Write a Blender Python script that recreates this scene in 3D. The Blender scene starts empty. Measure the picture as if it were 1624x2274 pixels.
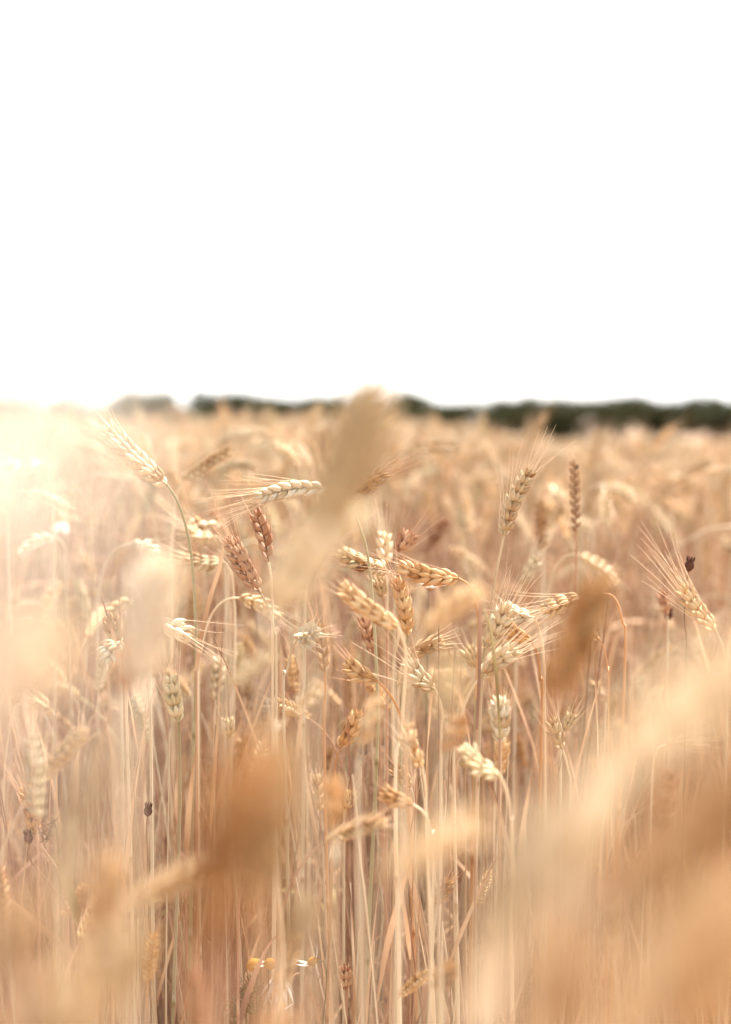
import bpy, math, random
import numpy as np
from mathutils import Vector
R = math.radians
rng = np.random.default_rng(11)
random.seed(11)
S = bpy.context.scene
C = S.collection

# ------------------------------------------------------------------ camera
CAM_Z = 1.0
PITCH = R(3.75)
FOCUS = 1.42
cam_d = bpy.data.cameras.new('camera')
cam = bpy.data.objects.new('camera', cam_d); C.objects.link(cam)
cam.location = (0, 0, CAM_Z)
cam.rotation_euler = (R(90) - PITCH, 0, 0)
cam_d.sensor_fit = 'VERTICAL'; cam_d.sensor_height = 36; cam_d.sensor_width = 24
cam_d.lens = 50
cam_d.clip_start = 0.02; cam_d.clip_end = 3000
cam_d.dof.use_dof = True
cam_d.dof.focus_distance = FOCUS
cam_d.dof.aperture_fstop = 2.4
S.camera = cam

# ------------------------------------------------------------------ light
SUN_EL, SUN_AZ = R(61), R(44)          # azimuth clockwise from +Y
W = bpy.data.worlds.new('World'); S.world = W; W.use_nodes = True
nt = W.node_tree; nt.nodes.clear()
out = nt.nodes.new('ShaderNodeOutputWorld'); bg = nt.nodes.new('ShaderNodeBackground')
sky = nt.nodes.new('ShaderNodeTexSky'); sky.sky_type = 'NISHITA'; sky.sun_disc = False
sky.sun_elevation = SUN_EL; sky.sun_rotation = SUN_AZ
sky.dust_density = 1.0; sky.air_density = 1.0
# a thin bright overcast: sky light greyed by cloud, with faint cloud patches
bw = nt.nodes.new('ShaderNodeRGBToBW')
veil = nt.nodes.new('ShaderNodeMix'); veil.data_type = 'RGBA'; veil.inputs[0].default_value = 0.93
tc = nt.nodes.new('ShaderNodeTexCoord'); nz = nt.nodes.new('ShaderNodeTexNoise')
nz.inputs['Scale'].default_value = 3.0; nz.inputs['Detail'].default_value = 3
mp = nt.nodes.new('ShaderNodeMapping'); mp.inputs['Scale'].default_value = (1, 1, 3)
cr = nt.nodes.new('ShaderNodeValToRGB')
cr.color_ramp.elements[0].position = .30; cr.color_ramp.elements[0].color = (.86, .87, .88, 1)
cr.color_ramp.elements[1].position = .6; cr.color_ramp.elements[1].color = (1.03, 1.01, .97, 1)
mul = nt.nodes.new('ShaderNodeMix'); mul.data_type = 'RGBA'; mul.blend_type = 'MULTIPLY'; mul.inputs[0].default_value = 1
L = nt.links.new
L(sky.outputs[0], bw.inputs[0]); L(sky.outputs[0], veil.inputs[6]); L(bw.outputs[0], veil.inputs[7])
L(tc.outputs['Generated'], mp.inputs[0]); L(mp.outputs[0], nz.inputs['Vector']); L(nz.outputs[0], cr.inputs[0])
L(veil.outputs[2], mul.inputs[6]); L(cr.outputs[0], mul.inputs[7])
L(mul.outputs[2], bg.inputs[0]); bg.inputs[1].default_value = 0.13
L(bg.outputs[0], out.inputs[0])
sun_d = bpy.data.lights.new('sun', 'SUN'); sun = bpy.data.objects.new('sun', sun_d); C.objects.link(sun)
sun_d.energy = 3.7; sun_d.angle = R(10); sun_d.color = (1.0, .925, .85)
sv = Vector((math.sin(SUN_AZ) * math.cos(SUN_EL), math.cos(SUN_AZ) * math.cos(SUN_EL), math.sin(SUN_EL)))
sun.rotation_euler = sv.to_track_quat('Z', 'Y').to_euler()
sun.location = sv * 50
S.view_settings.view_transform = 'Standard'; S.view_settings.look = 'None'
S.view_settings.exposure = 2.08; S.view_settings.gamma = 1
cy = S.cycles
cy.max_bounces = 8; cy.diffuse_bounces = 5; cy.transmission_bounces = 5; cy.glossy_bounces = 2
cy.use_denoising = True
cy.sample_clamp_indirect = 8

# ------------------------------------------------------------------ helpers
CP, SP = math.cos(PITCH), math.sin(PITCH)
def P(px, py, z):
    """point seen at (px, py) of the 1624 x 2274 picture, z metres along the lens axis"""
    x = (px - 812) / 2274 * .72 * z
    u = (1137 - py) / 2274 * .72 * z
    return np.array([x, z * CP + u * SP, CAM_Z - z * SP + u * CP])

def ground_z(x, y):
    x = np.asarray(x, float); y = np.asarray(y, float)
    g = -0.055 * np.clip(x / np.maximum(y, 1) / .25, 0, 1.5) * np.clip((y - 1.5) / 2.5, 0, 1)
    f = np.clip((x / np.maximum(y, 1) - .02) / .12, 0, 1); f = f * f * (3 - 2 * f)
    g = g - .017 * np.clip(y - 4, 0, 30) * f
    g = g - np.clip((y - 34) / 66, 0, 1) * (1.6 - .51 * f)
    return g

class Acc:
    def __init__(s): s.v = []; s.f = []; s.t = []; s.m = []; s.n = 0
    def add(s, v, f, t, m=0):
        v = np.asarray(v, float).reshape(-1, 3); f = np.asarray(f, int).reshape(-1, 4)
        s.v.append(v); s.f.append(f + s.n); s.n += len(v)
        s.t.append(np.broadcast_to(np.asarray(t, float), (len(v),))); s.m.append(np.full(len(f), m, int))
    def merge(s, o, m):
        s.add(np.concatenate(o.v), np.concatenate(o.f), np.concatenate(o.t), m)
    def mesh(s, name, mats):
        v = np.concatenate(s.v); f = np.concatenate(s.f); t = np.concatenate(s.t)
        me = bpy.data.meshes.new(name)
        me.vertices.add(len(v)); me.vertices.foreach_set('co', v.ravel())
        me.loops.add(f.size); me.loops.foreach_set('vertex_index', f.ravel())
        me.polygons.add(len(f)); me.polygons.foreach_set('loop_start', np.arange(len(f)) * 4)
        me.polygons.foreach_set('loop_total', np.full(len(f), 4))
        me.polygons.foreach_set('material_index', np.concatenate(s.m))
        me.polygons.foreach_set('use_smooth', np.ones(len(f), bool))
        a = me.attributes.new('tint', 'FLOAT', 'POINT'); a.data.foreach_set('value', t)
        for m in mats: me.materials.append(m)
        me.update(calc_edges=True)
        return me

def link(name, me, parent=None):
    o = bpy.data.objects.new(name, me); C.objects.link(o); o.parent = parent; return o
def props(o, label=None, cat=None, group=None, kind=None):
    for k, v in (('label', label), ('category', cat), ('group', group), ('kind', kind)):
        if v: o[k] = v
    return o
def empty(name, loc):
    o = bpy.data.objects.new(name, None); C.objects.link(o); o.location = loc
    o.empty_display_size = .02
    return o

def unit(v):
    v = np.asarray(v, float); return v / (np.linalg.norm(v, axis=-1, keepdims=True) + 1e-12)
def frames(p, up=None):
    """parallel-transport frames along a polyline"""
    T = unit(np.gradient(p, axis=0))
    N = np.zeros_like(T)
    a = np.array([0, -1., 0.15]) if up is None else np.asarray(up, float)
    n = a - T[0] * a.dot(T[0])
    if np.linalg.norm(n) < 1e-3: n = np.array([1., 0, 0]) - T[0] * T[0][0]
    N[0] = unit(n)
    for i in range(1, len(p)):
        n = N[i-1] - T[i] * N[i-1].dot(T[i]); N[i] = unit(n)
    return T, N, np.cross(T, N)
def grid_faces(rows, seg, closed=True):
    i = np.arange(rows - 1)[:, None]; j = np.arange(seg if closed else seg - 1)[None, :]
    a = i * seg + j; b = i * seg + (j + 1) % seg
    return np.stack([a, b, b + seg, a + seg], -1).reshape(-1, 4)
def tube(acc, p, r, seg, t, m=0):
    p = np.asarray(p, float); T, N, B = frames(p)
    th = np.arange(seg) * 2 * math.pi / seg
    r = np.broadcast_to(np.asarray(r, float), (len(p),))
    ring = N[:, None] * np.cos(th)[None, :, None] + B[:, None] * np.sin(th)[None, :, None]
    v = p[:, None] + ring * r[:, None, None]
    acc.add(v, grid_faces(len(p), seg), np.repeat(np.broadcast_to(t, (len(p),)), seg), m)
def catmull(pts, n):
    pts = np.asarray(pts, float)
    P_ = np.vstack([2 * pts[0] - pts[1], pts, 2 * pts[-1] - pts[-2]])
    o = []
    for i in range(1, len(P_) - 2):
        t = np.linspace(0, 1, n, endpoint=False)[:, None]
        a, b, c, d = P_[i-1], P_[i], P_[i+1], P_[i+2]
        o.append(.5 * (2*b + (c-a)*t + (2*a - 5*b + 4*c - d)*t**2 + (3*b - a - 3*c + d)*t**3))
    o.append(pts[-1:])
    return np.vstack(o)

# ------------------------------------------------------------------ materials
def nodes(m):
    m.use_nodes = True; n = m.node_tree.nodes; n.clear(); return n, m.node_tree.links.new
def plant_mat(name, dark, base, light, trans=.25, rough=.55, nscale=220, streak=False):
    m = bpy.data.materials.new(name); n, l = nodes(m)
    o = n.new('ShaderNodeOutputMaterial'); pb = n.new('ShaderNodeBsdfPrincipled')
    at = n.new('ShaderNodeAttribute'); at.attribute_name = 'tint'
    tc = n.new('ShaderNodeTexCoord'); nz = n.new('ShaderNodeTexNoise'); nz.inputs['Scale'].default_value = nscale
    nz.inputs['Detail'].default_value = 2
    mp_ = n.new('ShaderNodeMapping')
    if streak: mp_.inputs['Scale'].default_value = (1, 1, .06)
    l(tc.outputs['Object'], mp_.inputs[0]); l(mp_.outputs[0], nz.inputs['Vector'])
    oi = n.new('ShaderNodeObjectInfo')
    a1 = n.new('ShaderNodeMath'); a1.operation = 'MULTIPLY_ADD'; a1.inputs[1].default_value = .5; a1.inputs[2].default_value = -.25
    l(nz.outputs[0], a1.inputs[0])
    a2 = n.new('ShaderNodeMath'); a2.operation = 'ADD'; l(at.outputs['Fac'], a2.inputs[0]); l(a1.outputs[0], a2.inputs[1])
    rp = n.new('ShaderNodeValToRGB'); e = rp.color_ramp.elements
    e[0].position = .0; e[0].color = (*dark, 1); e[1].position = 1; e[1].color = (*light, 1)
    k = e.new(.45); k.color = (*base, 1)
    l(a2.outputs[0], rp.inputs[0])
    hv = n.new('ShaderNodeHueSaturation')
    v1 = n.new('ShaderNodeMapRange'); v1.inputs[3].default_value = .70; v1.inputs[4].default_value = 1.04
    l(oi.outputs['Random'], v1.inputs[0]); l(v1.outputs[0], hv.inputs['Value']); l(rp.outputs[0], hv.inputs['Color']); hv.inputs['Saturation'].default_value = 1.02
    l(hv.outputs[0], pb.inputs['Base Color'])
    pb.inputs['Roughness'].default_value = rough; pb.inputs['Specular IOR Level'].default_value = .12
    tr = n.new('ShaderNodeBsdfTranslucent'); l(hv.outputs[0], tr.inputs[0])
    mx = n.new('ShaderNodeMixShader'); mx.inputs[0].default_value = trans
    l(pb.outputs[0], mx.inputs[1]); l(tr.outputs[0], mx.inputs[2]); l(mx.outputs[0], o.inputs[0])
    return m
EAR = {
 'cream':  plant_mat('cream_ear',  (.40,.21,.09), (.70,.54,.34), (.82,.70,.50), .14),
 'white':  plant_mat('bleached_ear', (.56,.38,.20), (.78,.68,.50), (.90,.85,.72), .14),
 'straw':  plant_mat('straw_ear',  (.30,.13,.05), (.62,.42,.23), (.76,.60,.38), .12),
 'gold':   plant_mat('golden_ear', (.24,.09,.03), (.54,.31,.14), (.70,.50,.29), .10),
 'russet': plant_mat('russet_ear', (.20,.07,.04), (.42,.21,.12), (.66,.45,.30), .1),
 'green':  plant_mat('greenish_ear', (.40,.26,.12), (.62,.51,.31), (.80,.70,.50), .14),
 'glow':   plant_mat('thin_bleached_ear', (.84,.72,.56), (.92,.83,.69), (.94,.88,.77), .55),
 'tan':    plant_mat('tan_ear', (.22,.13,.06), (.42,.29,.16), (.60,.46,.28), .10),
 'brown':  plant_mat('brown_ear',  (.16,.08,.05), (.32,.19,.11), (.46,.30,.18), .15),
}
STEM = {
 'pale':   plant_mat('pale_stem', (.42,.27,.15), (.74,.62,.45), (.84,.76,.62), .08, .45, 90, True),
 'green':  plant_mat('greenish_stem', (.30,.24,.12), (.48,.44,.27), (.68,.64,.48), .08, .45, 90, True),
 'orange': plant_mat('orange_stem', (.34,.15,.07), (.60,.33,.17), (.74,.52,.32), .08, .45, 90, True),
 'pink':   plant_mat('brown_stem', (.22,.11,.08), (.50,.31,.21), (.68,.50,.37), .08, .5, 90, True),
}
LEAF = {
 'pale':   plant_mat('pale_leaf', (.60,.46,.30), (.78,.66,.48), (.86,.78,.62), .2, .6, 60, True),
 'gold':   plant_mat('golden_leaf', (.46,.28,.13), (.66,.46,.26), (.78,.60,.40), .2, .6, 60, True),
 'tan':    plant_mat('tan_leaf', (.28,.14,.08), (.58,.38,.24), (.76,.58,.40), .2, .6, 60, True),
 'brown':  plant_mat('brown_leaf', (.14,.07,.05), (.34,.20,.14), (.52,.34,.24), .3, .6, 60, True),
 'green':  plant_mat('olive_leaf', (.24,.17,.07), (.44,.35,.17), (.60,.50,.29), .35, .55, 60, True),
}
AWN = plant_mat('awn', (.60,.36,.2), (.78,.60,.42), (.88,.76,.60), .3, .4)
AWN_R = plant_mat('awn_reddish', (.45,.22,.12), (.66,.42,.27), (.80,.62,.45), .3, .4)

# ------------------------------------------------------------------ wheat pieces
def floret(lod):
    if lod == 0: ts = np.array([0,.14,.34,.56,.76,.9,1.]); rr = np.array([.3,.74,1,.92,.62,.30,.06]); seg = 8
    elif lod == 1: ts = np.array([0,.2,.5,.8,1.]); rr = np.array([.35,.85,.98,.5,.08]); seg = 6
    else: ts = np.array([0,.35,.75,1.]); rr = np.array([.45,1,.6,.1]); seg = 4
    th = np.arange(seg) * 2 * math.pi / seg
    c, s_ = np.cos(th), np.sin(th)
    keel = 1 + .22 * np.clip(c, 0, 1) ** 3
    x = rr[:, None] * (c * keel)[None]; y = rr[:, None] * s_[None]; z = np.repeat(ts[:, None], seg, 1)
    x = x + .55 * np.sin(ts * math.pi * .8)[:, None]
    return np.stack([x, y, z], -1).reshape(-1, 3), grid_faces(len(ts), seg), np.repeat(ts, seg)
FL = [floret(0), floret(1), floret(2)]

def ear_geo(axis, r, lod=0, awn=.045, awn_p=.8, plump=1., roll=0., spread=1., node_gap=.0046, tint=.55, awn_t=.055):
    """returns (ear Acc, awns Acc) for an ear whose rachis runs along axis (base to tip)"""
    ear, aw = Acc(), Acc()
    axis = catmull(axis, 8) if len(axis) < 8 else axis
    seg = np.linalg.norm(np.diff(axis, axis=0), axis=1); cum = np.concatenate([[0], np.cumsum(seg)]); Ltot = cum[-1]
    T, N, B = frames(axis)
    cr_, sr_ = math.cos(roll), math.sin(roll)
    N, B = N * cr_ + B * sr_, B * cr_ - N * sr_
    def at(s):
        return [np.array([np.interp(s, cum, q[:, k]) for k in range(3)]) for q in (axis, T, N, B)]
    tube(ear, axis, .0011, 5, .4)
    n = max(6, int((Ltot - .006) / node_gap))
    base_v, base_f, base_t = FL[lod]
    def put(pos, d, outw, ln, w, th, t0, awnlen, Tn):
        d = unit(d); o = unit(outw - d * outw.dot(d)); b = np.cross(d, o)
        v = pos + base_v[:, :1] * o * th + base_v[:, 1:2] * b * w + base_v[:, 2:] * d * ln
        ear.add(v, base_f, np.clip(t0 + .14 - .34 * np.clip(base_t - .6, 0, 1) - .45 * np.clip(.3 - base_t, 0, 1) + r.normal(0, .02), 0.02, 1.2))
        if awnlen > 0 and r.random() < awn_p:
            tip = pos + d * ln * .97 + o * th * .3
            d2 = unit(.30 * d + .78 * Tn * 1.0 + r.normal(0, .07, 3) * spread)
            al = awnlen * r.uniform(.55, 1.15)
            k = 6 if lod == 0 else 4
            ss = np.linspace(0, 1, k)[:, None]
            cv = r.normal(0, .05, 3) + outw * .05
            p = tip + unit(d * .5 + d2) * al * ss * .4 + d2 * al * ss * .6 + cv * al * ss ** 2
            rad = np.linspace(.00042, .00016, k) * (1 if lod < 2 else 1.3)
            tube(aw, p, rad, 3, awn_t * 10 + r.uniform(-.2, .2))
    for i in range(n):
        u = i / (n - 1); side = 1 if i % 2 else -1
        s = .001 + u * (Ltot - .009)
        pos, Tn, Nn, Bn = at(s)
        size = plump * (.72 + .38 * math.sin(min(1, u * 1.35 + .12) * math.pi * .62) - .30 * max(0, u - .72) / .28)
        tb = tint + r.normal(0, .12)
        if r.random() < .07: tb -= .4
        alpha = R(20) * spread + r.normal(0, .05)
        out_ = Nn * side
        if lod <= 1:
            for j in (-1, 1):                                       # glumes, low on the outside
                d = Tn * math.cos(alpha) + out_ * math.sin(alpha) * .75 + Bn * j * .48
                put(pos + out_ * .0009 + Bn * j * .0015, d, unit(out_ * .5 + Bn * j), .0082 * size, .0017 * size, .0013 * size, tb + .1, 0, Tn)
        for j, jl in ((-1, 1), (1, 1), (0, .92)) if lod < 2 else ((-1, 1), (1, 1)):
            d = Tn * math.cos(alpha) + out_ * math.sin(alpha) + Bn * (j * .34 * spread + r.normal(0, .04))
            ln = .0132 * size * jl * r.uniform(.93, 1.07)
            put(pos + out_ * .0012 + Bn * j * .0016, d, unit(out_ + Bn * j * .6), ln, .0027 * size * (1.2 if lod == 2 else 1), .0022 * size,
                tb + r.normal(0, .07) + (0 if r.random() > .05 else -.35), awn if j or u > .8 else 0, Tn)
    pos, Tn, Nn, Bn = at(Ltot - .009)
    for j in (-1, 0, 1):
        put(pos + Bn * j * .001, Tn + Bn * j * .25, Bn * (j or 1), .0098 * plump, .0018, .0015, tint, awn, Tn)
    if not aw.v: tube(aw, np.array([pos, pos + Tn * .012]), .0002, 3, .5)
    return ear, aw

def stem_geo(path, r, r_top=.0011, r_bot=.0021, seg=7, knots=True, tint=.5):
    a = Acc(); n = len(path)
    u = np.linspace(0, 1, n)
    cum = np.concatenate([[0], np.cumsum(np.linalg.norm(np.diff(path, axis=0), axis=1))])
    rad = np.interp(cum, [0, .12, .5, 1.2], [r_top, r_top * 1.25, r_bot, r_bot * 1.1])
    t = tint + .12 * np.sin(cum * 14 + r.uniform(0, 6))
    if knots:
        for k in np.arange(r.uniform(.22, .32), cum[-1], r.uniform(.16, .22)):
            w = np.exp(-((cum - k) / .0035) ** 2); rad = rad * (1 + .35 * w); t = t - .5 * w + .45 * np.exp(-((cum - k + .008) / .003) ** 2)
    tube(a, path, rad, seg, t)
    return a
def resample(path, step):
    cum = np.concatenate([[0], np.cumsum(np.linalg.norm(np.diff(path, axis=0), axis=1))])
    m = max(6, int(cum[-1] / step)); s = np.linspace(0, cum[-1], m)
    return np.stack([np.interp(s, cum, path[:, k]) for k in range(3)], -1)

def leaf_geo(start, sdir, r, length=.16, width=.007, az=None, droop=1.4, lift=.5, rows=14):
    """dry blade leaving the stem, arching over and hanging"""
    a = Acc(); az = r.uniform(0, 2 * math.pi) if az is None else az
    h = np.array([math.cos(az), math.sin(az), 0.])
    p = np.array(start, float); pts = [p.copy()]; ang = lift
    for i in range(rows - 1):
        ang += droop / (rows - 1) * (1 + .6 * math.sin(i)) ; d = h * math.sin(ang) + np.array([0, 0, 1.]) * math.cos(ang)
        p = p + d * length / (rows - 1); pts.append(p.copy())
    pts = np.array(pts); T, N, B = frames(pts, up=np.cross(h, [0, 0, 1.]) + .01)
    tw = np.linspace(0, r.uniform(-4, 4), rows)
    u = np.linspace(0, 1, rows); w = width * np.minimum(1, u * 6 + .3) * (1 - u ** 2.2) + .0003
    sd = N * np.cos(tw)[:, None] + B * np.sin(tw)[:, None]; nm = B * np.cos(tw)[:, None] - N * np.sin(tw)[:, None]
    v = np.stack([pts - sd * w[:, None] / 2 + nm * w[:, None] * .18, pts, pts + sd * w[:, None] / 2 + nm * w[:, None] * .18], 1)
    a.add(v, grid_faces(rows, 3, False), np.repeat(.5 + .2 * np.sin(u * 9 + r.uniform(0, 6)) - .3 * (u > .85), 3))
    return a

# ------------------------------------------------------------------ setting
def simple_mat(name, c1, c2, scale, rough=.9, bump=0.):
    m = bpy.data.materials.new(name); n, l = nodes(m)
    o = n.new('ShaderNodeOutputMaterial'); pb = n.new('ShaderNodeBsdfPrincipled')
    tc = n.new('ShaderNodeTexCoord'); nz = n.new('ShaderNodeTexNoise'); nz.inputs['Scale'].default_value = scale; nz.inputs['Detail'].default_value = 8
    rp = n.new('ShaderNodeValToRGB'); rp.color_ramp.elements[0].position = .35; rp.color_ramp.elements[1].position = .65
    rp.color_ramp.elements[0].color = (*c1, 1); rp.color_ramp.elements[1].color = (*c2, 1)
    l(tc.outputs['Object'], nz.inputs['Vector']); l(nz.outputs[0], rp.inputs[0]); l(rp.outputs[0], pb.inputs['Base Color'])
    pb.inputs['Roughness'].default_value = rough
    if bump:
        b = n.new('ShaderNodeBump'); b.inputs['Strength'].default_value = bump; l(nz.outputs[0], b.inputs['Height']); l(b.outputs[0], pb.inputs['Normal'])
    l(pb.outputs[0], o.inputs[0]); return m

soil = simple_mat('soil_with_straw', (.17,.10,.06), (.34,.22,.12), 14, bump=.4)
a = Acc()
xs = np.concatenate([-np.geomspace(900, .5, 26), [0], np.geomspace(.5, 900, 26)])
ys = np.concatenate([[-60, -20, -5, -1, 0], np.geomspace(.5, 1500, 60)])
gx, gy = np.meshgrid(xs, ys)
gz = ground_z(gx, gy)
# true wide-area drop only depends on distance, so off to the sides it stays level with the front
a.add(np.stack([gx, gy, gz], -1), grid_faces(len(ys), len(xs), False), .5)
g = link('ground', a.mesh('ground', [soil])); props(g, kind='structure')

# ------------------------------------------------------------------ trees at the far edge
LEAFM = []
def leaf_mat(name, c1, c2):
    m = bpy.data.materials.new(name); n, l = nodes(m)
    o = n.new('ShaderNodeOutputMaterial'); d = n.new('ShaderNodeBsdfDiffuse'); t = n.new('ShaderNodeBsdfTranslucent')
    at = n.new('ShaderNodeAttribute'); at.attribute_name = 'tint'
    rp = n.new('ShaderNodeValToRGB'); rp.color_ramp.elements[0].color = (*c1, 1); rp.color_ramp.elements[1].color = (*c2, 1)
    mx = n.new('ShaderNodeMixShader'); mx.inputs[0].default_value = .2
    l(at.outputs['Fac'], rp.inputs[0]); l(rp.outputs[0], d.inputs[0]); l(rp.outputs[0], t.inputs[0])
    l(d.outputs[0], mx.inputs[1]); l(t.outputs[0], mx.inputs[2]); l(mx.outputs[0], o.inputs[0]); return m
foliage_m = leaf_mat('dark_foliage', (.036,.040,.021), (.085,.090,.046))
bark_m = simple_mat('bark', (.05,.035,.025), (.10,.075,.05), 6)
def tree_parts(seed):
    r = np.random.default_rng(seed)
    tr = Acc(); H = 5.0
    th = 1.9
    tube(tr, catmull([[0,0,-.1],[.05,.02,th*.5],[r.uniform(-.15,.15),r.uniform(-.15,.15),th]], 4), np.linspace(.2,.12,9), 8, .5)
    cents = []
    for k in range(6):
        az = k * 1.05 + r.uniform(-.3,.3); e = np.array([math.cos(az)*r.uniform(1,1.9), math.sin(az)*r.uniform(1,1.9), r.uniform(2.4,4.2)])
        tube(tr, catmull([[0,0,th*.8],[e[0]*.5,e[1]*.5,th+.5],list(e)],4), np.linspace(.09,.03,9), 6, .5)
        cents.append(e)
    cents += [np.array([0,0,4.0]), np.array([.3,-.2,3.2])] + [np.array([r.uniform(-1.8,1.8), r.uniform(-1.5,1.5), r.uniform(1.0,3.2)]) for _ in range(7)]
    cr = Acc()
    for c in cents:
        rad = r.uniform(.75, 1.25); n = 170
        d = unit(r.normal(0,1,(n,3))); p = c + d * rad * r.uniform(.35,1.08,(n,1)) * np.array([1.1,1.1,.85])
        nn = unit(d + r.normal(0,.5,(n,3))); s1 = unit(np.cross(nn, r.normal(0,1,(n,3)))); s2 = np.cross(nn, s1)
        sz = r.uniform(.10,.24,(n,1))
        v = np.stack([p - s1*sz - s2*sz*.3, p - s2*sz*.7, p + s1*sz + s2*sz*.3, p + s2*sz*.7], 1)
        cr.add(v, np.arange(n*4).reshape(-1,4), np.repeat(r.uniform(.1,.9,n) + r.uniform(-.1,.2), 4))
    return tr.mesh('trunk', [bark_m]), cr.mesh('crown', [foliage_m])
tp = [tree_parts(40 + k) for k in range(5)]
NT = 34
tops = [878, 874, 884, 872, 880, 876, 871, 886, 874, 868, 880, 886, 874, 870, 882, 876, 884, 890, 880, 894, 902, 890, 884, 892, 896, 886, 894, 898, 884, 894, 900, 890, 888, 896, 904, 894, 898, 890, 900, 896]
side_words = ['far left', 'left', 'middle', 'right', 'far right']
for i in range(NT):
    px = -280 + i * 66 + random.uniform(-22, 22)
    d = 118 + 22 * (px / 1624) + random.uniform(-5, 5)
    top = tops[i] - (7 if px < 900 else 12) + random.uniform(-6, 4) + (9 if px < 460 else 0)
    ptop = P(px, top, d); x, y = ptop[0], ptop[1]
    gz0 = float(ground_z(x, y)); h = ptop[2] - gz0
    t = empty('hedgerow_tree', (x, y, gz0)); s = h / 4.95
    t.scale = (s * random.uniform(1.3, 1.6), s * random.uniform(1.0, 1.3), s); t.rotation_euler = (0, 0, random.uniform(0, 6.28))
    lab = None
    props(t, 'x', 'tree', 'trees in the dark hedgerow beyond the field')
    t['_px'] = px
    link('trunk', tp[i % 5][0], t); link('crown', tp[i % 5][1], t)
trs = sorted([o for o in C.objects if o.name.startswith('hedgerow_tree')], key=lambda o: o['_px'])
words_ = 'first second third fourth fifth sixth seventh eighth ninth tenth eleventh twelfth thirteenth fourteenth fifteenth'.split()
vis = [o for o in trs if -30 < o['_px'] < 1655]; lf = [o for o in trs if o['_px'] <= -30][::-1]; rt = [o for o in trs if o['_px'] >= 1655]
for i, o in enumerate(vis):
    j = len(vis) - 1 - i
    o['label'] = 'dark green bushy tree of the far hedgerow, %s from the %s picture edge' % ((words_[i], 'left') if i < j else (words_[j], 'right'))
for grp, sd_ in ((lf, 'left'), (rt, 'right')):
    for i, o in enumerate(grp): o['label'] = 'dark green bushy hedgerow tree out of the picture, %s beyond the %s edge' % (words_[i], sd_)
for o in C.objects:
    if '_px' in o: del o['_px']

# ------------------------------------------------------------------ wheat: hand-placed plants
def wheat(label, base, tip, z, stem, tone='straw', stone='pale', zt=None, awn=.04, awn_p=.8, bow=0., plump=1., roll=None,
          lod=0, leaf=0, spread=1., group='wheat plants standing in focus', tint=.55, r_top=.0012, name='wheat_plant', leaves='tan', root=None, knots=True):
    """ear from base to tip, stem through the listed points down to the soil; all at their own depth"""
    r = np.random.default_rng(abs(hash((round(base[0]), round(base[1]), round(z * 100)))) % 2**31)
    zt = z if zt is None else zt
    if z > 1.1: plump *= 1.06
    b, t = P(*base, z), P(*tip, zt)
    mid = (b + t) / 2; d = t - b; perp = unit(np.cross(d, [0, 1., 0])) * bow * np.linalg.norm(d)
    ax = catmull([b, mid + perp, t], 8)
    sp = [b] + [P(q[0], q[1], q[2] if len(q) > 2 else z + .01 * (k + 1)) for k, q in enumerate(stem)]
    last = sp[-1]; prev = sp[-2]; gx_ = last[0] + r.uniform(-.02, .02); gy_ = last[1] + r.uniform(0, .04)
    if root: gx_ = P(root, 1137, last[1])[0]
    gz_ = float(ground_z(gx_, gy_))
    sp.append(np.array([(last[0] + gx_) / 2 + r.uniform(-.006, .006), (last[1] + gy_) / 2, (last[2] + gz_) / 2]))
    sp.append(np.array([gx_, gy_, gz_ - .01]))
    path = resample(catmull(sp, 10), .006 if z > 1 else .01)
    o = empty(name, (gx_, gy_, gz_)); org = np.array([gx_, gy_, gz_])
    props(o, label, 'wheat', group)
    ear, aw = ear_geo(ax - org, r, lod, awn, awn_p, plump, r.uniform(0, 3) if roll is None else roll, spread, tint=tint)
    link('stem', stem_geo(path - org, r, r_top=r_top, tint=.5, knots=knots).mesh('stem', [STEM[stone]]), o)
    e = link('ear', ear.mesh('ear', [EAR[tone]]), o)
    if awn > 0: link('awns', aw.mesh('awns', [AWN_R if tone in ('russet', 'gold') else AWN]), e)
    for k in range(leaf):
        i = int(len(path) * r.uniform(.45, .75)); link('leaf', leaf_geo(path[i] - org, None, r).mesh('leaf', [LEAF[leaves]]), o)
    return o

G1 = 'sharp wheat plants in the middle rows'
wheat('tall bleached wheat plant leaning up to the left on a long arched green stem', (370,1075), (234,948), 1.38,
      [(392,1108),(408,1150),(420,1200),(428,1260),(433,1340),(436,1430),(434,1560),(429,1700)], 'cream', 'green', awn=.022, awn_p=.5, bow=.03, plump=1.12, roll=.5, group=G1)
wheat('silvery cream wheat ear lying level and pointing left, half behind the tall blurred tan ear', (728,1083), (568,1106), 1.40,
      [(758,1096),(784,1132),(803,1180),(815,1225),(824,1290),(832,1400),(838,1550),(836,1700)], 'white', 'green', awn=.065, awn_p=1, bow=-.05, plump=1.05, roll=1.4, group=G1)
wheat('golden bearded wheat ear rising up to the right beside the tall blurred tan ear', (735,1142), (858,1045), 1.48,
      [(712,1160),(690,1200),(680,1300),(676,1500)], 'gold', 'pale', awn=.060, awn_p=1, bow=.04, plump=.95, roll=.8, group=G1)
wheat('cream and brown bearded wheat ear standing tallest right of centre on a bare stem', (1119,1190), (1178,1042), 1.42,
      [(1112,1225),(1104,1262),(1096,1310),(1088,1390),(1078,1480),(1066,1600)], 'cream', 'pale', awn=.05, awn_p=.9, bow=.05, plump=.93, roll=.3, spread=1.1, tint=.42, group=G1)
wheat('upright russet brown wheat ear just under the level silvery ear', (597,1248), (566,1132), 1.45,
      [(604,1300),(606,1400),(606,1520)], 'russet', 'pale', awn=.042, bow=-.04, roll=1.5, group=G1)
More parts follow.
